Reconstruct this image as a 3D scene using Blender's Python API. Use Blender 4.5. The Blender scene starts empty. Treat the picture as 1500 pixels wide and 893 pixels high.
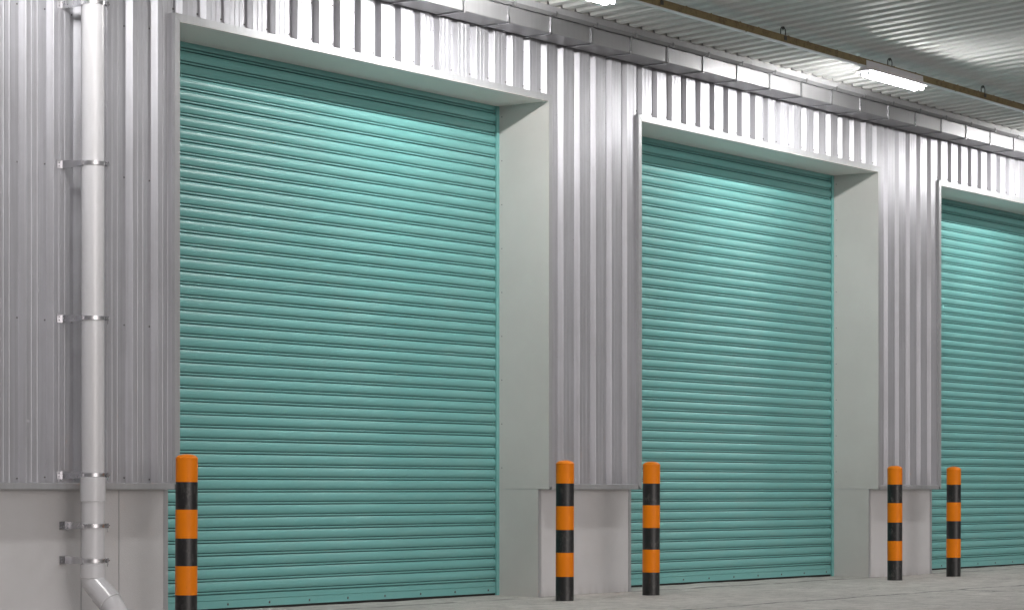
import bpy, bmesh, math, random
from mathutils import Vector, noise
random.seed(7)
S = bpy.context.scene
COL = S.collection
R = math.radians

# ---------------------------------------------------------------- camera, world, exposure
cd = bpy.data.cameras.new('camera'); cam = bpy.data.objects.new('camera', cd); COL.objects.link(cam)
cam.location = (0, 0, 1.0)
TH = R(35.63)
cam.rotation_euler = (R(90), 0, TH - R(90))
cd.sensor_width = 36; cd.lens = 36*3760/1500
cd.shift_y = (716-446.5)/1500
cd.clip_start = .1; cd.clip_end = 5000
S.camera = cam

w = bpy.data.worlds.new('World'); S.world = w; w.use_nodes = True
nt = w.node_tree; nt.nodes.clear()
wo = nt.nodes.new('ShaderNodeOutputWorld'); bg = nt.nodes.new('ShaderNodeBackground')
sk = nt.nodes.new('ShaderNodeTexSky'); sk.sky_type = 'NISHITA'; sk.sun_disc = False
sk.sun_elevation = R(9.0); sk.sun_rotation = R(200); sk.air_density = 1; sk.dust_density = 2.0
hs = nt.nodes.new('ShaderNodeHueSaturation'); hs.inputs['Saturation'].default_value = .15
nt.links.new(sk.outputs[0], hs.inputs['Color']); tn = nt.nodes.new('ShaderNodeMix'); tn.data_type = 'RGBA'; tn.blend_type = 'MULTIPLY'; tn.inputs[0].default_value = 1
tn.inputs[7].default_value = (1.0, .975, 1.0, 1); nt.links.new(hs.outputs[0], tn.inputs[6]); nt.links.new(tn.outputs[2], bg.inputs['Color'])
bg.inputs['Strength'].default_value = 0.044
nt.links.new(bg.outputs[0], wo.inputs[0])
TUBE_STRENGTH = 134.0
S.view_settings.view_transform = 'Standard'; S.view_settings.look = 'None'
S.view_settings.gamma = 1; S.view_settings.use_curve_mapping = False
S.view_settings.exposure = 1.02

# ---------------------------------------------------------------- helpers
def tag(o, label=None, cat=None, group=None, kind=None):
    if label: o['label'] = label
    if cat: o['category'] = cat
    if group: o['group'] = group
    if kind: o['kind'] = kind
    return o

def empty(name, loc):
    o = bpy.data.objects.new(name, None); COL.objects.link(o); o.location = loc
    o.empty_display_size = .1
    return o

class MB:
    def __init__(s): s.v = []; s.f = []; s.sm = []; s.mi = []
    def add(s, vs, fs, smooth=False, mi=0):
        b = len(s.v); s.v += [tuple(p) for p in vs]
        for f in fs:
            s.f.append([b+i for i in f]); s.sm.append(smooth); s.mi.append(mi)
        return s
    def box(s, x0, x1, y0, y1, z0, z1, mi=0):
        vs = [(x, y, z) for z in (z0, z1) for y in (y0, y1) for x in (x0, x1)]
        return s.add(vs, [(0,2,3,1),(4,5,7,6),(0,1,5,4),(2,6,7,3),(0,4,6,2),(1,3,7,5)], False, mi)
    def prism(s, pts, axis, a, b, smooth=False, mi=0):
        """closed 2-D outline extruded along axis ('x': pts are (y,z); 'y': (x,z); 'z': (x,y))"""
        def P(p, t):
            return {'x': (t, p[0], p[1]), 'y': (p[0], t, p[1]), 'z': (p[0], p[1], t)}[axis]
        n = len(pts)
        vs = [P(p, a) for p in pts] + [P(p, b) for p in pts]
        s.add(vs, [(i, (i+1) % n, n+(i+1) % n, n+i) for i in range(n)], smooth, mi)
        s.add([vs[i] for i in range(n)], [tuple(range(n))[::-1]], False, mi)
        s.add([vs[n+i] for i in range(n)], [tuple(range(n))], False, mi)
        return s
    def tube(s, path, r, n=16, caps=True, mi=0, smooth=True):
        """tube along a list of points; r a number or list"""
        pts = [Vector(p) for p in path]; m = len(pts)
        rs = r if isinstance(r, (list, tuple)) else [r]*m
        t0 = (pts[1]-pts[0]).normalized()
        ref = Vector((0,0,1)) if abs(t0.z) < .9 else Vector((1,0,0))
        a = t0.cross(ref).normalized(); vs = []
        for i in range(m):
            if i == 0: t = t0
            elif i == m-1: t = (pts[i]-pts[i-1]).normalized()
            else:
                t = (pts[i+1]-pts[i]).normalized()+(pts[i]-pts[i-1]).normalized()
                t = t.normalized() if t.length > 1e-6 else t0
            a = (a - t*a.dot(t)).normalized(); b = t.cross(a)
            for k in range(n):
                q = 2*math.pi*k/n
                vs.append(pts[i] + (a*math.cos(q)+b*math.sin(q))*rs[i])
        fs = [(i*n+k, i*n+(k+1) % n, (i+1)*n+(k+1) % n, (i+1)*n+k) for i in range(m-1) for k in range(n)]
        s.add(vs, fs, smooth, mi)
        if caps:
            s.add([vs[k] for k in range(n)], [tuple(range(n))[::-1]], False, mi)
            s.add([vs[(m-1)*n+k] for k in range(n)], [tuple(range(n))], False, mi)
        return s
    def lathe(s, prof, c=(0,0), n=40, smooth=True, mi=0):
        """prof: (r,z) from bottom to top around vertical axis at c; ends closed when r=0 not given"""
        m = len(prof)
        vs = [(c[0]+r*math.cos(2*math.pi*k/n), c[1]+r*math.sin(2*math.pi*k/n), z) for r, z in prof for k in range(n)]
        s.add(vs, [(i*n+k, i*n+(k+1) % n, (i+1)*n+(k+1) % n, (i+1)*n+k) for i in range(m-1) for k in range(n)], smooth, mi)
        return s
    def screw(s, x, y, z, r=.007, h=.006, mi=0, d=(0,-1,0)):
        d = Vector(d); p = Vector((x, y, z))
        s.tube([p, p+d*h*.35], r*1.5, 10, True, mi, False)
        s.tube([p+d*h*.35, p+d*h], r, 6, True, mi, False)
    def build(s, name, mats, parent=None, bevel=0, auto=False):
        me = bpy.data.meshes.new(name)
        off = Vector(parent.matrix_world.translation) if False else Vector((0,0,0))
        if parent is not None:
            p = parent
            while p is not None: off += Vector(p.location); p = p.parent
        me.from_pydata([(x-off.x, y-off.y, z-off.z) for x, y, z in s.v], [], s.f)
        if not isinstance(mats, (list, tuple)): mats = [mats]
        for m in mats: me.materials.append(m)
        me.polygons.foreach_set('use_smooth', s.sm); me.polygons.foreach_set('material_index', s.mi)
        me.update()
        bm = bmesh.new(); bm.from_mesh(me); bmesh.ops.recalc_face_normals(bm, faces=bm.faces)
        for e in bm.edges:
            if len(e.link_faces) == 2 and e.calc_face_angle(0) > R(32): e.smooth = False
        bm.to_mesh(me); bm.free()
        o = bpy.data.objects.new(name, me); COL.objects.link(o)
        if parent is not None: o.parent = parent
        if bevel:
            b = o.modifiers.new('bevel', 'BEVEL'); b.width = bevel; b.segments = 2; b.limit_method = 'ANGLE'; b.angle_limit = R(40)
            b.use_clamp_overlap = True
        return o

def copy_tree(o, parent=None):
    c = o.copy(); COL.objects.link(c); c.parent = parent
    for ch in [x for x in bpy.data.objects if x.parent is o]: copy_tree(ch, c)
    return c

# ---------------------------------------------------------------- materials
def mat(name, col, rough=.5, metal=0, coat=0, spec=.5):
    m = bpy.data.materials.new(name); m.use_nodes = True
    n = m.node_tree; p = n.nodes['Principled BSDF']
    p.inputs['Base Color'].default_value = (*col, 1); p.inputs['Roughness'].default_value = rough
    p.inputs['Metallic'].default_value = metal; p.inputs['Coat Weight'].default_value = coat
    p.inputs['Specular IOR Level'].default_value = spec
    m['p'] = 1
    return m, n, p

def coords(n, scale=(1,1,1)):
    g = n.nodes.new('ShaderNodeNewGeometry'); mp = n.nodes.new('ShaderNodeMapping')
    n.links.new(g.outputs['Position'], mp.inputs[0]); mp.inputs['Scale'].default_value = scale
    return mp.outputs[0]

def nz(n, vec, scale, detail=4, rough=.55, dist=0):
    t = n.nodes.new('ShaderNodeTexNoise'); t.inputs['Scale'].default_value = scale
    t.inputs['Detail'].default_value = detail; t.inputs['Roughness'].default_value = rough
    t.inputs['Distortion'].default_value = dist
    n.links.new(vec, t.inputs['Vector']); return t.outputs['Fac']

def ramp(n, fac, stops):
    r = n.nodes.new('ShaderNodeValToRGB'); e = r.color_ramp.elements
    while len(e) < len(stops): e.new(.5)
    for i, (p, c) in enumerate(stops):
        e[i].position = p; e[i].color = (c, c, c, 1) if not isinstance(c, tuple) else (*c, 1)
    n.links.new(fac, r.inputs[0]); return r.outputs[0]

def mix(n, fac, a, b, mode='MIX'):
    x = n.nodes.new('ShaderNodeMix'); x.data_type = 'RGBA'; x.blend_type = mode
    for v, i in ((fac, 0), (a, 6), (b, 7)):
        if isinstance(v, (int, float)): x.inputs[i].default_value = v
        elif isinstance(v, tuple): x.inputs[i].default_value = (*v, 1)
        else: n.links.new(v, x.inputs[i])
    return x.outputs[2]

def mth(n, op, a, b=0.0, c=None):
    x = n.nodes.new('ShaderNodeMath'); x.operation = op
    for i, v in enumerate((a, b, c)):
        if v is None: continue
        if isinstance(v, (int, float)): x.inputs[i].default_value = v
        else: n.links.new(v, x.inputs[i])
    return x.outputs[0]

def bump(n, p, h, strength=.2, dist=.01):
    b = n.nodes.new('ShaderNodeBump'); b.inputs['Strength'].default_value = strength; b.inputs['Distance'].default_value = dist
    n.links.new(h, b.inputs['Height']); n.links.new(b.outputs[0], p.inputs['Normal'])

def metal_mat(name, col, rough, metal=.85, streak=.35, spread=.12):
    m, n, p = mat(name, col, rough, metal)
    v1 = coords(n, (14, 14, .35)); a = nz(n, v1, 2.2, 5)
    v2 = coords(n, (1, 1, 1)); b = nz(n, v2, 1.3, 6, .6); c = nz(n, v2, 90, 2)
    dirt = ramp(n, mth(n, 'ADD', mth(n, 'MULTIPLY', a, .6), mth(n, 'MULTIPLY', b, .5)), [(.48, 0.), (.72, 1.)])
    c1 = mix(n, mth(n, 'MULTIPLY', dirt, streak), col, (col[0]*.72, col[1]*.71, col[2]*.70))
    n.links.new(c1, p.inputs['Base Color'])
    rr = mth(n, 'ADD', mth(n, 'MULTIPLY', b, spread), rough - spread*.5)
    n.links.new(rr, p.inputs['Roughness'])
    bump(n, p, mth(n, 'ADD', mth(n, 'MULTIPLY', c, .12), mth(n, 'MULTIPLY', b, 1.)), .06, .01)
    return m

M = {}
M['clad'] = metal_mat('aluzinc sheet', (.485, .487, .52), .46, .62, .7)
M['trim'] = metal_mat('folded zinc trim', (.44, .447, .46), .46, .5, .35)
M['gutter'] = metal_mat('bright gutter sheet', (.42, .418, .43), .40, .7, .25, .08)
M['ceil'] = metal_mat('canopy underside sheet', (.66, .66, .65), .55, .0, .12)
M['ceil'].node_tree.nodes['Principled BSDF'].inputs['Specular IOR Level'].default_value = .3
M['apron'] = metal_mat('apron flashing', (.30, .30, .31), .6, .0, .35)
M['soffit'] = mat('soffit paint', (.80, .72, .69), .5)[0]
M['steel'] = metal_mat('zinc plated steel', (.55, .55, .57), .27, .95, .3)
M['screw'] = mat('screw head', (.16, .15, .15), .5, .6)[0]

# reveal panels : painted sheet
m, n, p = mat('reveal paint', (.50, .525, .50), .5)
b = nz(n, coords(n, (1, 1, 1)), 1.1, 6, .6); b2 = nz(n, coords(n, (6, 6, .5)), 2, 5)
n.links.new(mix(n, ramp(n, b, [(.42, 0.), (.75, .55)]), (.57, .55, .53), (.48, .455, .435)), p.inputs['Base Color'])
bump(n, p, mth(n, 'ADD', b, mth(n, 'MULTIPLY', b2, .2)), .10, .01); M['reveal'] = m

# stucco base wall
m, n, p = mat('painted plaster', (.50, .475, .48), .8)
v = coords(n); f = nz(n, v, 120, 3, .6); g = nz(n, v, 1.0, 7, .62); st = nz(n, coords(n, (5, 5, .6)), 1.6, 6, .6)
c1 = mix(n, ramp(n, g, [(.40, 0.), (.75, .6)]), (.55, .547, .555), (.46, .452, .45))
sx = n.nodes.new('ShaderNodeSeparateXYZ'); n.links.new(v, sx.inputs[0])
low = mth(n, 'MULTIPLY', ramp(n, sx.outputs[2], [(0.0, .35), (.04, .15), (.12, 0.)]), ramp(n, st, [(.42, 0.), (.6, 1.)]))
n.links.new(mix(n, low, c1, (.27, .25, .235)), p.inputs['Base Color'])
bump(n, p, mth(n, 'ADD', mth(n, 'MULTIPLY', f, .7), mth(n, 'MULTIPLY', g, .8)), .35, .006); M['stucco'] = m

# teal shutter
m, n, p = mat('teal powder coat', (.085, .335, .29), .40, 0, 0)
v = coords(n, (.5, 1, 9)); g = nz(n, v, 1.1, 5, .6); sx = n.nodes.new('ShaderNodeSeparateXYZ'); n.links.new(coords(n), sx.inputs[0])
dust = nz(n, coords(n, (1.2, 1, 3)), 2.0, 6, .65)
c1 = mix(n, ramp(n, g, [(.35, 0.), (.7, 1.)]), (.148, .385, .37), (.168, .415, .40))
df = mth(n, 'MULTIPLY', ramp(n, dust, [(.45, 0.), (.75, 1.)]), .22)
n.links.new(mix(n, df, c1, (.25, .41, .385)), p.inputs['Base Color'])
n.links.new(mth(n, 'ADD', mth(n, 'MULTIPLY', g, .12), .37), p.inputs['Roughness'])
bump(n, p, g, .08, .01); M['teal'] = m

m, n, p = mat('slat groove shade', (.04, .12, .115), .6); M['joint'] = m  # darker teal paints the shade lines into the grooves between slats
M['rubber'] = mat('black rubber seal', (.012, .012, .012), .7)[0]

# bollard : orange & black coats
def coatmat(name, col, col2, scr, rough):
    m, n, p = mat(name, col, rough)
    tc = n.nodes.new('ShaderNodeTexCoord'); oi = n.nodes.new('ShaderNodeObjectInfo')
    ad = n.nodes.new('ShaderNodeVectorMath'); ad.operation = 'ADD'
    n.links.new(tc.outputs['Object'], ad.inputs[0]); cmb = n.nodes.new('ShaderNodeCombineXYZ')
    n.links.new(mth(n, 'MULTIPLY', oi.outputs['Random'], 40), cmb.inputs[0]); n.links.new(cmb.outputs[0], ad.inputs[1])
    mp = n.nodes.new('ShaderNodeMapping'); mp.inputs['Scale'].default_value = (1, 1, .45); n.links.new(ad.outputs[0], mp.inputs[0])
    a = nz(n, mp.outputs[0], 26, 7, .7); b = nz(n, ad.outputs[0], 5, 5)
    f = mth(n, 'MULTIPLY', ramp(n, a, [(scr, 0.), (scr+.12, 1.)]), ramp(n, b, [(.4, 0.), (.65, 1.)]))
    n.links.new(mix(n, f, mix(n, b, col, tuple(c*.88 for c in col)), col2), p.inputs['Base Color'])
    n.links.new(mth(n, 'ADD', mth(n, 'MULTIPLY', a, .25), rough-.1), p.inputs['Roughness'])
    bump(n, p, a, .06, .004)
    return m
M['orange'] = coatmat('orange enamel', (.80, .21, .0005), (.52, .14, .004), .60, .45)
M['orange'].node_tree.nodes['Principled BSDF'].inputs['Specular IOR Level'].default_value = .22
M['black'] = coatmat('black enamel', (.008, .008, .0085), (.07, .066, .062), .50, .34)

# pvc
m, n, p = mat('white pvc', (.58, .58, .60), .24)
g = nz(n, coords(n, (3, 3, .6)), 1.8, 6, .6)
n.links.new(mix(n, ramp(n, g, [(.48, 0.), (.75, .5)]), (.58, .58, .60), (.47, .46, .455)), p.inputs['Base Color'])
bump(n, p, g, .06, .01); M['pvc'] = m

M['white'] = mat('white enamel', (.72, .72, .74), .35)[0]
M['hood'] = mat('lamp hood enamel', (.72, .70, .72), .4)[0]
m, n, p = mat('ochre primed steel', (.23, .155, .065), .6)
g = nz(n, coords(n), 14, 6, .65)
n.links.new(mix(n, ramp(n, g, [(.45, 0.), (.7, 1.)]), (.26, .20, .095), (.15, .10, .05)), p.inputs['Base Color']); M['ochre'] = m
M['hook'] = mat('dark steel hook', (.10, .095, .09), .45, .7)[0]
M['foam'] = mat('pale foam closure', (.40, .39, .37), .8)[0]
m, n, p = mat('lit tube', (.9, .9, .9), .3)
p.inputs['Emission Color'].default_value = (1, .985, .965, 1); p.inputs['Emission Strength'].default_value = TUBE_STRENGTH
M['tube'] = m
M['shell'] = mat('dark roofing', (.30, .30, .31), .6)[0]

# concrete yard
m, n, p = mat('concrete yard', (.36, .35, .34), .75)
v = coords(n); a = nz(n, v, .55, 8, .62); b = nz(n, v, 5, 8, .68, .4); c = nz(n, v, 60, 4, .7)
br = nz(n, coords(n, (.5, 9, 1)), 5, 5, .6)
c0 = mix(n, ramp(n, a, [(.35, 0.), (.65, 1.)]), (.60, .567, .532), (.51, .482, .452))
c1 = mix(n, mth(n, 'MULTIPLY', ramp(n, b, [(.42, 0.), (.62, 1.)]), .8), c0, (.36, .34, .32))
c2 = mix(n, mth(n, 'MULTIPLY', ramp(n, c, [(.35, 1.), (.5, 0.)]), .35), c1, (.20, .19, .18))
c2 = mix(n, mth(n, 'MULTIPLY', ramp(n, br, [(.5, 0.), (.7, 1.)]), .25), c2, (.46, .45, .43))
mk = nz(n, coords(n, (2.2, 9, 1)), 2.6, 6, .72, .8); mk2 = nz(n, v, 1.1, 4)
marks = mth(n, 'MULTIPLY', ramp(n, mk, [(.53, 0.), (.60, 1.)]), ramp(n, mk2, [(.42, .3), (.6, 1.)]))
c2 = mix(n, mth(n, 'MULTIPLY', marks, .6), c2, (.24, .225, .21))
cr = mth(n, 'ABSOLUTE', mth(n, 'SUBTRACT', nz(n, coords(n, (.6, 1.4, 1)), 1.0, 7, .6, .3), .5))
cr = mth(n, 'MULTIPLY', ramp(n, cr, [(.0018, 1.), (.0045, 0.)]), ramp(n, mk2, [(.48, 0.), (.56, 1.)]))
c2 = mix(n, mth(n, 'MULTIPLY', cr, .8), c2, (.14, .13, .12))
vo = n.nodes.new('ShaderNodeTexVoronoi'); vo.inputs['Scale'].default_value = 9; n.links.new(v, vo.inputs['Vector'])
pit = mth(n, 'MULTIPLY', ramp(n, vo.outputs['Distance'], [(.035, 1.), (.07, 0.)]), ramp(n, b, [(.5, 0.), (.55, 1.)]))
c2 = mix(n, mth(n, 'MULTIPLY', pit, .7), c2, (.09, .085, .08))
# sawn joints with crumbled edges: one along the wall, one every 6.54 m across
sx = n.nodes.new('ShaderNodeSeparateXYZ'); n.links.new(v, sx.inputs[0])
wob = mth(n, 'MULTIPLY', mth(n, 'SUBTRACT', nz(n, v, 1.3, 7, .7), .5), .17)
yy = mth(n, 'ABSOLUTE', mth(n, 'SUBTRACT', mth(n, 'ADD', sx.outputs[1], wob), 11.28))
xm = mth(n, 'ABSOLUTE', mth(n, 'SUBTRACT', mth(n, 'MODULO', mth(n, 'ADD', mth(n, 'ADD', sx.outputs[0], wob), 65.4-23.3+3.27+6.54), 6.54), 3.27))
xg = mth(n, 'ADD', xm, mth(n, 'MULTIPLY', mth(n, 'GREATER_THAN', sx.outputs[1], 11.28), 9))
dd = mth(n, 'MINIMUM', yy, xg)
jw = mth(n, 'ADD', mth(n, 'MULTIPLY', b, .06), -.006)
jt = mth(n, 'LESS_THAN', dd, jw)
jsoft = mth(n, 'MULTIPLY', jt, ramp(n, nz(n, v, 2.4, 5), [(.35, .35), (.55, 1.)]))
wd = mth(n, 'ABSOLUTE', mth(n, 'SUBTRACT', mth(n, 'ADD', sx.outputs[1], mth(n, 'MULTIPLY', wob, .35)), 13.66))
wall_foot_shade = mth(n, 'MULTIPLY', ramp(n, wd, [(.02, 1.), (.07, 0.)]), ramp(n, nz(n, v, 3.1, 5), [(.40, .1), (.55, .8)]))  # ragged contact shade along the wall foot, painted into the ground colour
c2 = mix(n, wall_foot_shade, c2, (.12, .11, .10))
n.links.new(mix(n, jsoft, c2, (.13, .125, .12)), p.inputs['Base Color'])
hh = mth(n, 'SUBTRACT', mth(n, 'ADD', mth(n, 'MULTIPLY', b, .8), mth(n, 'MULTIPLY', c, .25)), mth(n, 'MULTIPLY', jsoft, .6))
bump(n, p, hh, .8, .02); M['ground'] = m

# ---------------------------------------------------------------- dimensions (metres)
YF, YC, YP, YL, YG = 13.543, 13.575, 13.620, 13.670, 14.110    # surround, crest, pan, lower wall, shutter guide
ZS, ZT, ZB = 4.584, 5.50, 1.0                                  # soffit, cladding top, cladding bottom
DOORS = [(14.52, 19.485), (21.065, 26.01), (27.60, 32.55)]
XA, XB = 5.0, 34.2

# ---------------------------------------------------------------- ground
def hgt(x, y):
    if not (8 < x < 36 and 8 < y < 15): return 0
    e = min(1, (x-8)/2, (36-x)/2, (y-8)/2)
    rise = .012*max(0, min(1, (y-13.5)/.6))
    return e*(.010*(noise.noise(Vector((x*.7, y*.9, 3)))) + .005*noise.noise(Vector((x*2.7, y*3.1, 9)))) + rise*e - .002
xs = [-3000, -300, -40] + [i*1.0 for i in range(0, 8)] + [8+i*.1 for i in range(0, 281)] + [37, 40, 60, 400, 3000]
ys = [-3000, -300, -40, 0, 4, 7] + [8+i*.1 for i in range(0, 70)] + [16, 20, 60, 400, 3000]
g = MB(); nx = len(xs)
g.add([(x, y, hgt(x, y)) for y in ys for x in xs],
      [(j*nx+i, j*nx+i+1, (j+1)*nx+i+1, (j+1)*nx+i) for j in range(len(ys)-1) for i in range(nx-1)], True)
tag(g.build('ground', M['ground']), 'pale grey worn concrete yard in front of the shutters', 'ground', kind='structure')

# ---------------------------------------------------------------- warehouse
W = empty('warehouse', (20, 14, 0))
tag(W, 'corrugated silver metal warehouse front with three teal loading doors', 'warehouse')

PIT = .2725; PH = 14.313 - .03    # rib rhythm; PH = x of a left facing flank's foot
def clad_profile(x0, x1):
    """(x, y) polyline of the sheet between x0 and x1"""
    pts = []
    k0 = int((x0-PH)/PIT)-2; k1 = int((x1-PH)/PIT)+2
    for k in range(k0, k1):
        b = PH + k*PIT; c0 = b+.030; cw = .166
        def stiff(cx): return [(cx-.009, YC), (cx-.004, YC-.0020), (cx+.004, YC-.0020), (cx+.009, YC)]
        pts += [(b, YP), (c0-.001, YC+.002), (c0+.001, YC)]
        pts += stiff(c0+cw*.34) + stiff(c0+cw*.68)
        pts += [(c0+cw-.001, YC), (c0+cw+.001, YC+.002), (c0+cw+.030, YP)]
    out = []
    for i in range(len(pts)-1):
        (xa, ya), (xb, yb) = pts[i], pts[i+1]
        if xb <= x0 or xa >= x1: continue
        if xa < x0: ya += (yb-ya)*(x0-xa)/(xb-xa); xa = x0
        if xb > x1: yb = ya+(yb-ya)*(x1-xa)/(xb-xa); xb = x1
        if not out: out.append((xa, ya))
        out.append((xb, yb))
    return out
def pans(x0, x1):
    r = []; k0 = int((x0-PH)/PIT)-2
    for k in range(k0, int((x1-PH)/PIT)+2):
        x = PH + k*PIT - .018
        if x0+.02 < x < x1-.02: r.append(x)
    return r
def cladding(x0, x1, z0, z1, rows, label=None):
    pr = clad_profile(x0, x1); mb = MB(); t = .0012
    zs = [z0 + (z1-z0)*i/10 for i in range(11)]
    n_ = len(pr)
    vs = []
    for z in zs:
        for x, y in pr:
            vs.append((x, y + .0007*noise.noise(Vector((x*2.2, 0, z*1.1))), z))
    mb.add(vs, [(j*n_+i, j*n_+i+1, (j+1)*n_+i+1, (j+1)*n_+i) for j in range(10) for i in range(n_-1)], False, 0)
    for z in rows:
        for x in pans(x0, x1):
            if z0 > 3 and z < 5: mb.screw(x-.058, YC, z-.012, .0055, .006, 1); continue
            mb.screw(x, YP, z + random.uniform(-.012, .012), .0042, .006, 1)
    o = mb.build('metal_cladding', [M['clad'], M['screw']], W)
    s = o.modifiers.new('thickness', 'SOLIDIFY'); s.thickness = t; s.offset = -1 if False else 0
    if label: o['label'] = label
    return o

edges = [XA] + [e for d in DOORS for e in d] + [XB]
ROWS = (1.085, 2.225, 3.35, 4.49)
for i in range(0, len(edges), 2):
    x0, x1 = edges[i], edges[i+1]
    cx0 = x0 if i == 0 else x0+.050; cx1 = x1 if i == 6 else x1-.050
    cladding(cx0, cx1, ZB+.043, ZT, ROWS + (5.0,))
    # plaster base wall
    b_ = MB(); b_.box(x0+(0 if i == 0 else .006), x1-(0 if i == 6 else .006), YL, 14.42, -.06, ZT+.0)
    o = b_.build('base_wall', M['stucco'], W)
    # drip flashing along the foot of the cladding
    f_ = MB(); a, c = cx0-.0, cx1+.0
    f_.prism([(YF+.006, ZB), (YL-.002, ZB), (YL-.002, ZB+.004), (YF+.010, ZB+.004), (YF+.010, ZB+.040), (YC-.004, ZB+.048), (YF+.006, ZB+.044)], 'x', a, c)
    f_.build('drip_flashing', M['trim'], W)
    # metal corner beads of the base wall
    for x, s_ in ((x0, 1), (x1, -1)):
        if x in (XA, XB): continue
        cb = MB()
        xa, xb = (x, x+.045) if s_ > 0 else (x-.045, x)
        cb.box(xa, xb, YL-.005, YL-.001, -.03, ZB-.002)
        xx = (x, x+.004) if s_ > 0 else (x-.004, x)
        cb.box(xx[0], xx[1], YL-.001, YL+.02, -.03, ZB-.002)
        cb.build('corner_bead', M['trim'], W)
# plaster seams on the long wall by the downpipe
for x in (13.594, 13.99):
    sm = MB(); sm.box(x-.004, x+.004, YL-.003, YL-.0005, -.02, ZB-.004); sm.build('seam_strip', M['trim'], W)

def slat_section():
    """one slat from z=0 up: small hinge roll, groove, big bowed face (offset toward the yard, height)"""
    P = .104; q = []
    q += [(-.026, 0.0), (-.026, .0050), (.0030, .0058), (.0085, .0085), (.0105, .0125), (.0105, .0165), (.0085, .0205), (.0020, .0222), (-.020, .0228), (-.020, .0287), (.006, .0294)]
    for k in range(1, 9):
        a = k/9
        q.append((.0075 + .0125*math.sin(math.pi*a)**.8, .0292 + a*.0732))
    q += [(.006, .1028), (.003, .1034)]
    return q, P

def shutter(x0, x1, label):
    gx0, gx1 = x0+.012, x1-.002
    c0, c1 = x0+.045, x1-.038
    zb = .030
    mb = MB(); sec, P = slat_section()
    Y0 = YG+.030
    z = zb+.112; ns = int((ZS+.12-z)/P)+1
    NX = 28
    xs_ = [c0+(c1-c0)*i/NX for i in range(NX+1)]
    for s in range(ns):
        dy = random.uniform(-.0012, .0012); sd = random.random()*50
        amp = .0016
        rows = []
        for (d, h) in sec:
            rows.append([(x, Y0-d+dy+amp*noise.noise(Vector((x*.8, sd, 0))), z+h+.0012*noise.noise(Vector((x*.6, sd+9, 0)))) for x in xs_])
        vs = [p_ for r_ in rows for p_ in r_]; m_ = NX+1
        mb.add(vs, [(j*m_+i, j*m_+i+1, (j+1)*m_+i+1, (j+1)*m_+i) for j in range(len(rows)-1) for i in range(NX)], True)
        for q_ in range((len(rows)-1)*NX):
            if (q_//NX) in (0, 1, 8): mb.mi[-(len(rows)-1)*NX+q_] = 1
        z += P
    mb.box(c0, c1, Y0+.028, Y0+.032, zb+.10, z)
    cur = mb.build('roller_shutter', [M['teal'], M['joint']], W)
    cur['label'] = label
    # flat bottom rail: two bands, screws, rubber seal
    br_ = MB()
    br_.box(c0, c1, Y0-.010, Y0+.010, zb+.0655, zb+.108)
    br_.box(c0, c1, Y0-.016, Y0+.012, zb, zb+.0615)
    br_.box(c0, c1, Y0+.004, Y0+.008, zb+.055, zb+.070)
    nsc = 10
    for i in range(nsc): br_.screw(c0+.12+(c1-c0-.24)*i/(nsc-1), Y0-.016, zb+.030, .007, .005, 1)
    br_.build('bottom_rail', [M['teal'], M['screw']], cur, bevel=.002)
    ru = MB(); ru.box(c0, c1, Y0-.007, Y0+.009, -.03, zb-.001); ru.build('rubber_seal', M['rubber'], cur)
    for a, s_ in ((x0+.001, 1), (x1-.048, -1)):
        gr = MB()
        gr.box(a, a+.047, YG-.002, YG+.003, .006, ZS-.003)
        e0 = a+.041 if s_ > 0 else a+.002
        gr.box(e0, e0+.004, YG+.003, YG+.016, .006, ZS-.003)
        gr.box(a+.0, a+.047, YG+.066, YG+.070, .006, ZS-.003)
        gr.build('guide_rail', M['teal'], cur)
    return cur

NAMES = ['wide teal slatted shutter nearest the white downpipe', 'teal slatted shutter between the two bollard pairs', 'teal slatted shutter cut off by the right edge of the photo']
for di, (x0, x1) in enumerate(DOORS):
    cladding(x0-.048, x1+.048, ZS+.062, ZT, (ZS+.105, 5.0))
    # lintel masonry behind
    l_ = MB(); l_.box(x0-.004, x1+.004, YL+.004, 14.418, ZS+.012, ZT-.003); l_.build('lintel_wall', M['stucco'], W)
    # mitred surround: three folded flanges
    fw = .052; fh = .060; ya, yb = YF, YP
    top = MB(); top.prism([(x0-fw, ZS+fh), (x0, ZS), (x1, ZS), (x1+fw, ZS+fh)], 'y', ya, yb)
    top.build('surround_trim', M['trim'], W, bevel=.002)
    for s_ in (-1, 1):
        xi = x0 if s_ < 0 else x1; xo = xi+s_*fw
        sd = MB(); sd.prism([(xi, ZB+.0), (xi, ZS-.002), (xo, ZS+fh-.002), (xo, ZB+.040)], 'y', ya+.001, yb)
        for k in range(7): sd.screw(xo-s_*.014, ya+.001, 1.25+k*.55, .004, .004, 0)
        sd.build('surround_trim', M['trim'], W, bevel=.002)
    # soffit and jambs
    so = MB(); so.prism([(ya+.0008, ZS-.0035), (14.40, ZS-.0035), (14.40, ZS-.0008), (ya+.0008, ZS-.0008)], 'x', x0+.003, x1-.003)
    so.build('soffit_panel', M['soffit'], W)
    for xi, s_ in ((x0, -1), (x1, 1)):
        xa, xb = (xi-.0028, xi-.0008) if s_ > 0 else (xi+.0008, xi+.0028)
        up = MB(); up.box(xa, xb, ya+.0008, 14.40, ZB+.001, ZS-.0006)
        if s_ > 0:
            for k in range(9): up.screw(xa, YG-.03, 1.2+k*.41, .004, .003, 1, (-1, 0, 0))
        up.build('jamb_panel', [M['reveal'], M['screw']], W)
        lo = MB(); lo.box(xa+.0004, xb+.0004, YL-.002, 14.40, -.03, ZB-.003)
        lo.build('jamb_panel', M['reveal'], W)
    shutter(x0, x1, NAMES[di])
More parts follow.
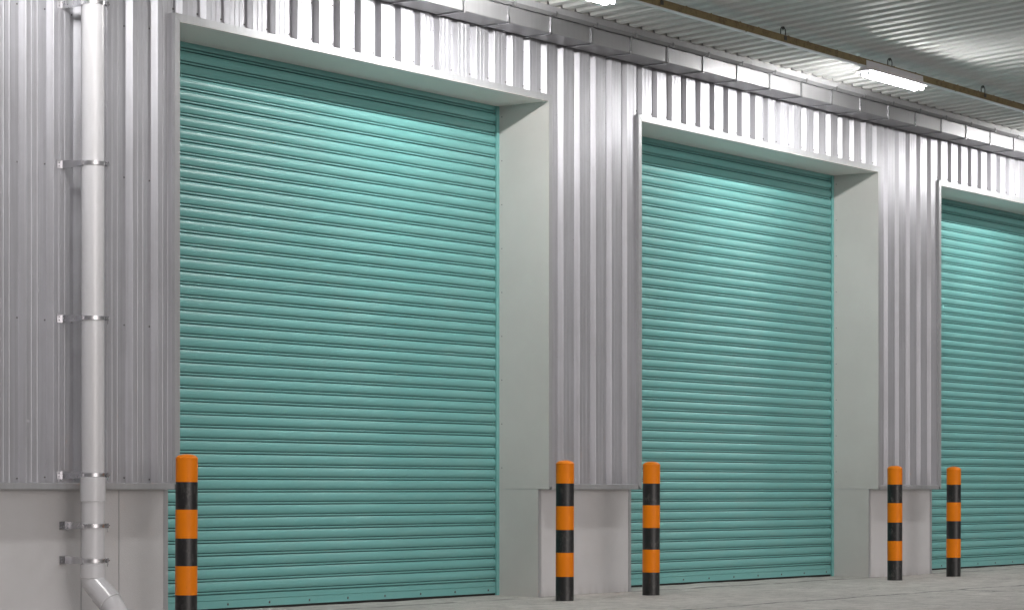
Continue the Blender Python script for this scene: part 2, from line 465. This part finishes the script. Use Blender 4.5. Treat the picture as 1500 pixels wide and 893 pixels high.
sh = MB(); sh.box(XA, XB, 14.425, 26, -.05, 6.2); sh.build('rear_shell', M['shell'], W)
sh = MB(); sh.box(XA, XB, YP+.004, 14.424, ZT+.002, 6.2); sh.build('parapet', M['clad'], W)

# ---------------------------------------------------------------- canopy
KY = .058; Y1c, Y0c = 13.20, 9.0; ZC = 5.361
C_ = empty('canopy', (20, 10, 5.4))
tag(C_, 'ribbed pale metal canopy roof sloping over the loading doors', 'canopy')
CP = .222
def zc(y): return ZC + KY*(Y1c-y)
pr = []
k = 0; x = XA
while x < XB:
    pr += [(x, .0055), (x+.006, .0), (x+.099, .0), (x+.105, .0055), (x+.116, .036), (x+.120, .039), (x+.204, .039), (x+.209, .036)]
    x += CP
pr.append((x, .0055))
mb = MB(); ysl = [Y1c, 12.6, 11.7, 10.8, 9.9, Y0c]; n_ = len(pr)
mb.add([(px, y, zc(y)+pz + .0015*noise.noise(Vector((px, y*.7, 0)))) for y in ysl for px, pz in pr],
       [(j*n_+i, j*n_+i+1, (j+1)*n_+i+1, (j+1)*n_+i) for j in range(len(ysl)-1) for i in range(n_-1)], False)
o = mb.build('roof_sheet', M['ceil'], C_)
tp = MB(); tp.prism([(13.60, zc(13.6)+.20), (Y0c, zc(Y0c)+.20), (Y0c, zc(Y0c)+.23), (13.60, zc(13.6)+.23)], 'x', XA, XB); tp.build('roof_top', M['shell'], C_)
fs = MB(); fs.box(XA, XB, Y0c-.05, Y0c-.002, zc(Y0c)-.05, zc(Y0c)+.24); fs.build('fascia', M['trim'], C_)
for px, py in [(XA+.3, 9.2), (XB-.3, 9.2)]:
    po = MB(); po.box(px-.1, px+.1, py-.1, py+.1, -.02, zc(py)-.004); po.build('post', M['trim'], C_)
pts = [(XA, ZC-.012)]
x = XA
while x < XB-.25:
    pts += [(x+.108, ZC-.001), (x+.122, ZC+.034), (x+.203, ZC+.034), (x+.217, ZC-.001)]
    x += CP
pts += [(x, ZC-.012)]
cl = MB(); cl.prism(pts, 'y', Y1c+.010, Y1c+.030)
cl.build('foam_closure', M['foam'], C_)
# apron flashing in lengths that meet at u~1095
fx = [XA, 11.0, 16.93, 22.60, 28.79, XB]
for i in range(5):
    a, b = fx[i]+.002, fx[i+1]-.002
    pts = [(Y1c-.001, ZC-.004), (Y1c+.006, ZC-.057), (Y1c+.012, ZC-.061), (13.262, 5.2815), (13.262, 5.2845), (Y1c+.013, ZC-.058), (Y1c+.009, ZC-.056), (Y1c+.003, ZC-.004)]
    f_ = MB(); f_.prism(pts, 'x', a, b); f_.build('apron_flashing', M['apron'], C_)

# ---------------------------------------------------------------- gutter
G = empty('gutter', (20, 13.42, 5.13))
tag(G, 'square grey metal gutter strapped along the wall top under the canopy', 'gutter')
gy0, gy1, gz0, gz1 = 13.27, 13.552, 5.130, 5.277
gl = [XA, 10.2, 16.4, 22.63, 28.9, XB]
t = .003
for i in range(5):
    pts = [(gy0, gz1-.002), (gy0, gz0+.006), (gy0+.006, gz0), (gy1, gz0), (gy1, gz1+.08), (gy1-t, gz1+.08), (gy1-t, gz0+t), (gy0+.007, gz0+t), (gy0+t, gz0+.007), (gy0+t, gz1-.012), (gy0+.018, gz1-.012), (gy0+.018, gz1-.002)]
    q = MB(); q.prism(pts, 'x', gl[i]+.001, gl[i+1]-.001); q.build('trough', M['gutter'], G)
x = 20.436 - .66*22
while x < XB-.1:
    if x > XA+.1:
        w_ = .011; q = MB(); e = .010
        q.box(x-w_, x+w_, gy0-e-.0015, gy0-.0015, gz0-.004, gz1+.0)
        q.box(x-w_, x+w_, gy0-e-.0015, gy1+.005, gz0-e-.0025, gz0-.0025)
        q.prism([(gy0-.0055, gz1), (gy0-.0055, gz1-.004), (Y1c+.03, ZC-.066), (Y1c+.03, ZC-.070)][::-1], 'x', x-w_, x+w_)
        q.box(x-.009, x+.009, Y1c-.006, Y1c+.002, ZC-.09, ZC-.045)
        q.screw(x, Y1c-.006, ZC-.06, .005, .006)
        q.screw(x, gy0-.0055, gz1-.02, .005, .005)
        q.build('gutter_strap', M['steel'], G)
    x += .66

# ---------------------------------------------------------------- downpipe
PX, PY, PR = 13.405, 13.36, .0835
D = empty('downpipe', (PX, PY, 0))
tag(D, 'white plastic rainwater downpipe clamped to the ribbed wall', 'pipe')
def ringprof(z0, z1, r, e=.003): return [(r-.004, z0), (r, z0+e), (r, z1-e), (r-.004, z1)]
q = MB(); q.lathe([(PR, .40), (PR, 5.128)], (PX, PY), 48); q.build('pipe', M['pvc'], D)
q = MB(); q.lathe([(PR-.002, .908), (PR+.007, .912), (PR+.008, 1.085), (PR+.0005, 1.092)], (PX, PY), 48); q.build('coupling', M['pvc'], D)
# elbow: collar, bend toward the yard, short stub
q = MB(); q.lathe([(PR-.002, .352), (PR+.007, .356), (PR+.007, .452), (PR+.0005, .456)], (PX, PY), 48)
dv = Vector((.05, -.74, -.66)).normalized()
p0 = Vector((PX, PY, .40)); path = [p0]
rad = .16; ang = math.acos(-dv.z)
h = Vector((dv.x, dv.y, 0)).normalized()
for k in range(9):
    a = ang*k/8
    path.append(Vector((PX, PY, .352)) + h*rad*.35*(1-math.cos(a)) + Vector((0, 0, -1))*rad*.35*math.sin(a))
e1 = path[-1] + dv*.10
q.tube(path+[e1], PR+.001, 40, False)
q.tube([e1-dv*.006, e1-dv*.004, e1+dv*.10, e1+dv*.102], [PR-.002, PR+.007, PR+.007, PR], 40, False)
q.build('elbow', M['pvc'], D)
e2 = e1+dv*.10
dn = Vector((h.x*.35, h.y*.35, -1)).normalized()
q = MB(); pth = [e2-dv*.02, e2]; cur_ = e2.copy()
for k in range(1, 7):
    d_ = (dv*(1-k/6)+dn*(k/6)).normalized(); cur_ = cur_ + d_*.03; pth.append(cur_.copy())
pth.append(cur_+dn*.06)
q.tube(pth, PR+.001, 40, False)
q.tube([p_ for p_ in reversed(pth)], PR-.005, 40, False)
q.build('outlet', M['pvc'], D)
for z, ywall, fxo in [(4.53, YC, -.1), (3.365, YC, -.1), (2.242, YC, -.1), (1.104, YC, -.1), (.734, YL, .02), (.481, YL, .02)]:
    q = MB(); hh_ = .013; r = PR+.006
    q.lathe([(PR, z-hh_), (r, z-hh_), (r, z+hh_), (PR, z+hh_)], (PX, PY), 48)
    q.lathe([(PR, z+hh_-.002), (r+.004, z+hh_-.004), (r+.004, z+hh_), (PR, z+hh_+.002)], (PX, PY), 48)
    # bolt tab on the yard side
    ta = R(-35); tx, ty = PX+math.cos(ta)*(r+.012), PY+math.sin(ta)*(r+.012)
    q.box(tx-.008, tx+.010, ty-.012, ty+.008, z-.017, z+.017)
    q.tube([(tx-.018, ty-.004, z), (tx+.024, ty-.004, z)], .006, 8)
    q.tube([(tx+.004, ty-.006, z-.02), (tx+.004, ty-.006, z-.045)], [.006, .002], 8)
    cl_ = q.build('pipe_clamp', M['steel'], D)
    # arm plate from the wall foot to the ring, and the foot plate
    fx_ = PX+fxo; a = MB()
    A = Vector((fx_, ywall-.003, 0)); B_ = Vector((PX-.060, PY+.055, 0))
    dn_ = (B_-A).normalized(); nn = Vector((-dn_.y, dn_.x, 0))*.002
    def quadplate(P0, P1, h0, h1):
        vs = []
        for P_, hh2 in ((P0, h0), (P1, h1)):
            for s2 in (-1, 1):
                for s3 in (-1, 1): vs.append((P_.x+nn.x*s2, P_.y+nn.y*s2, z+s3*hh2))
        a.add(vs, [(0,1,3,2),(4,6,7,5),(0,4,5,1),(2,3,7,6),(0,2,6,4),(1,5,7,3)])
    quadplate(A, B_, .030, .022)
    a.box(fx_-.055, fx_+.010, ywall-.0075, ywall-.0045 if ywall == YC else ywall-.0006, z-.030, z+.030)
    for s2 in (-.012, .012): a.screw(fx_-.030, ywall-.0075, z+s2, .006, .006)
    a.box(PX-.098, PX-.078, PY+.015, PY+.062, z-.02, z+.02)
    a.build('clamp_arm', M['steel'], cl_)

# ---------------------------------------------------------------- light rail with hooks
YR = 12.20; DZ = .0525
Lr = empty('light_rail', (20, YR, 5.2615))
tag(Lr, 'long ochre painted rail hung by hooks under the canopy', 'rail')
q = MB(); q.box(XA+.3, XB-.3, YR-.024, YR+.024, 5.2675, 5.3375); q.build('rail_bar', M['ochre'], Lr, bevel=.003)
q = MB()
xx = XA+.31
while xx < XB-.4:
    x2 = min(xx+2.18, XB-.31)
    q.box(xx, x2-.012, YR-.027, YR+.027, 5.2575, 5.2670); xx += 2.207
q.build('underside_strip', M['white'], Lr)  # separate white strip along the underside of the rail
x = 21.475-2.207*7
while x < XB-.4:
    if x > XA+.5:
        q = MB(); zt = zc(YR)
        arc = [(x-.045, YR, 5.3225), (x-.047, YR, 5.3625)] + [(x-.047*math.cos(a), YR, 5.3775+.04*math.sin(a)) for a in [math.pi*i/10 for i in range(0, 11)]] + [(x+.047, YR, 5.3625), (x+.045, YR, 5.3225)]
        q.tube(arc, .0055, 8)
        q.tube([(x, YR, 5.3875), (x, YR, zt+.002)], .006, 8)
        q.tube([(x, YR, 5.3975), (x, YR, 5.4275)], .013, 6, smooth=False)
        q.box(x-.024, x+.024, YR-.0285, YR-.0245, 5.2875, 5.3275)
        q.build('hook', M['hook'], Lr)
    x += 2.207
q = MB()
rr = random.Random(3)
for k in range(60):
    xk = XA+1+k*.47+rr.uniform(-.12, .12)
    rq = MB(); rq.screw(xk, YR-.0, 5.3375, .009, .012, 0, (0, 0, 1)); rq.build('rail_bolt', M['ochre'], Lr)

# ---------------------------------------------------------------- tube lights
def make_lamp():
    t_ = empty('tube_light', (0, YR, 5.2555))
    hx = .63
    q = MB(); q.prism([(YR-.033, 5.3205), (YR-.030, 5.3205), (YR-.030, 5.2555), (YR+.030, 5.2555), (YR+.030, 5.3205), (YR+.033, 5.3205), (YR+.036, 5.2425), (YR+.098, 5.2145), (YR+.097, 5.2105), (YR+.030, 5.2155), (YR-.030, 5.2155), (YR-.097, 5.2105), (YR-.098, 5.2145), (YR-.036, 5.2425)], 'x', -hx, hx)
    q.build('hood', M['hood'], t_)
    for s_ in (-1, 1):
        q = MB(); xe = s_*.598
        q.prism([(YR-.057, 5.1705), (YR-.028, 5.1705), (YR-.026, 5.1975), (YR+.026, 5.1975), (YR+.028, 5.1705), (YR+.057, 5.1705), (YR+.057, 5.2080), (YR-.057, 5.2080)], 'x', xe-.012, xe+.012)
        q.build('lamp_holder', M['white'], t_, bevel=.002)
    for yy_ in (-.042, .042):
        q = MB(); q.tube([(-.584, YR+yy_, 5.1895), (.584, YR+yy_, 5.1895)], .018, 14); q.build('tube', M['tube'], t_)
        q = MB()
    cb_ = MB(); cb_.tube([(hx-.002, YR, 5.2325), (hx+.05, YR, 5.2275), (hx+.07, YR, 5.2585)], .004, 6); cb_.build('cable', M['hook'], t_)
    return t_
L0 = make_lamp()
LX = [(23.74, 'lit twin tube lamp hanging whole below the ochre rail'),
      (17.87, 'lit twin tube lamp cut by the top edge of the photo'),
      (12.00, 'lit twin tube lamp outside the photo on the left'),
      (29.61, 'lit twin tube lamp outside the photo on the right')]
for i, (x, lb) in enumerate(LX):
    o = L0 if i == 0 else copy_tree(L0)
    o.location.x = x; tag(o, lb, 'lamp', 'tube lamps under the canopy')

# ---------------------------------------------------------------- bollards
def make_bollard():
    b_ = empty('bollard', (0, 0, 0)); r = .082
    zz = [-.05, .217, .432, .636, .849, 1.053, 1.227]
    for i in range(6):
        q = MB(); a, c = zz[i], zz[i+1]
        q.lathe([(r, a), (r, c)], (0, 0), 48)
        if i == 5:
            q.lathe([(r, c-.001), (r+.002, c), (r+.0015, c+.004), (r-.004, c+.008)] + [(r*.93*math.cos(u), c+.007+.026*math.sin(u)) for u in [R(a_) for a_ in range(8, 90, 9)]] + [(.0005, c+.033)], (0, 0), 48)
        q.build('orange_band' if i % 2 else 'black_band', M['orange' if i % 2 else 'black'], b_)
    return b_
B0 = make_bollard()
BL = [(14.06, 'steel bollard with orange and black bands nearest the downpipe, cut by the bottom edge'),
      (19.02, 'banded orange bollard beside the first pillar, with scuffed black band'),
      (20.46, 'banded orange bollard at the left edge of the middle shutter'),
      (25.45, 'banded orange bollard before the second pillar'),
      (26.91, 'banded orange bollard at the left edge of the far right shutter')]
for i, (x, lb) in enumerate(BL):
    o = B0 if i == 0 else copy_tree(B0)
    o.location = (x, 13.05, hgt(x, 13.05)*.3); o.rotation_euler = ((0, R(.35), 0) if i == 0 else (0, R(random.uniform(-.25, .25)), random.uniform(0, 6)))
    tag(o, lb, 'bollard', 'striped bollards guarding the shutters')
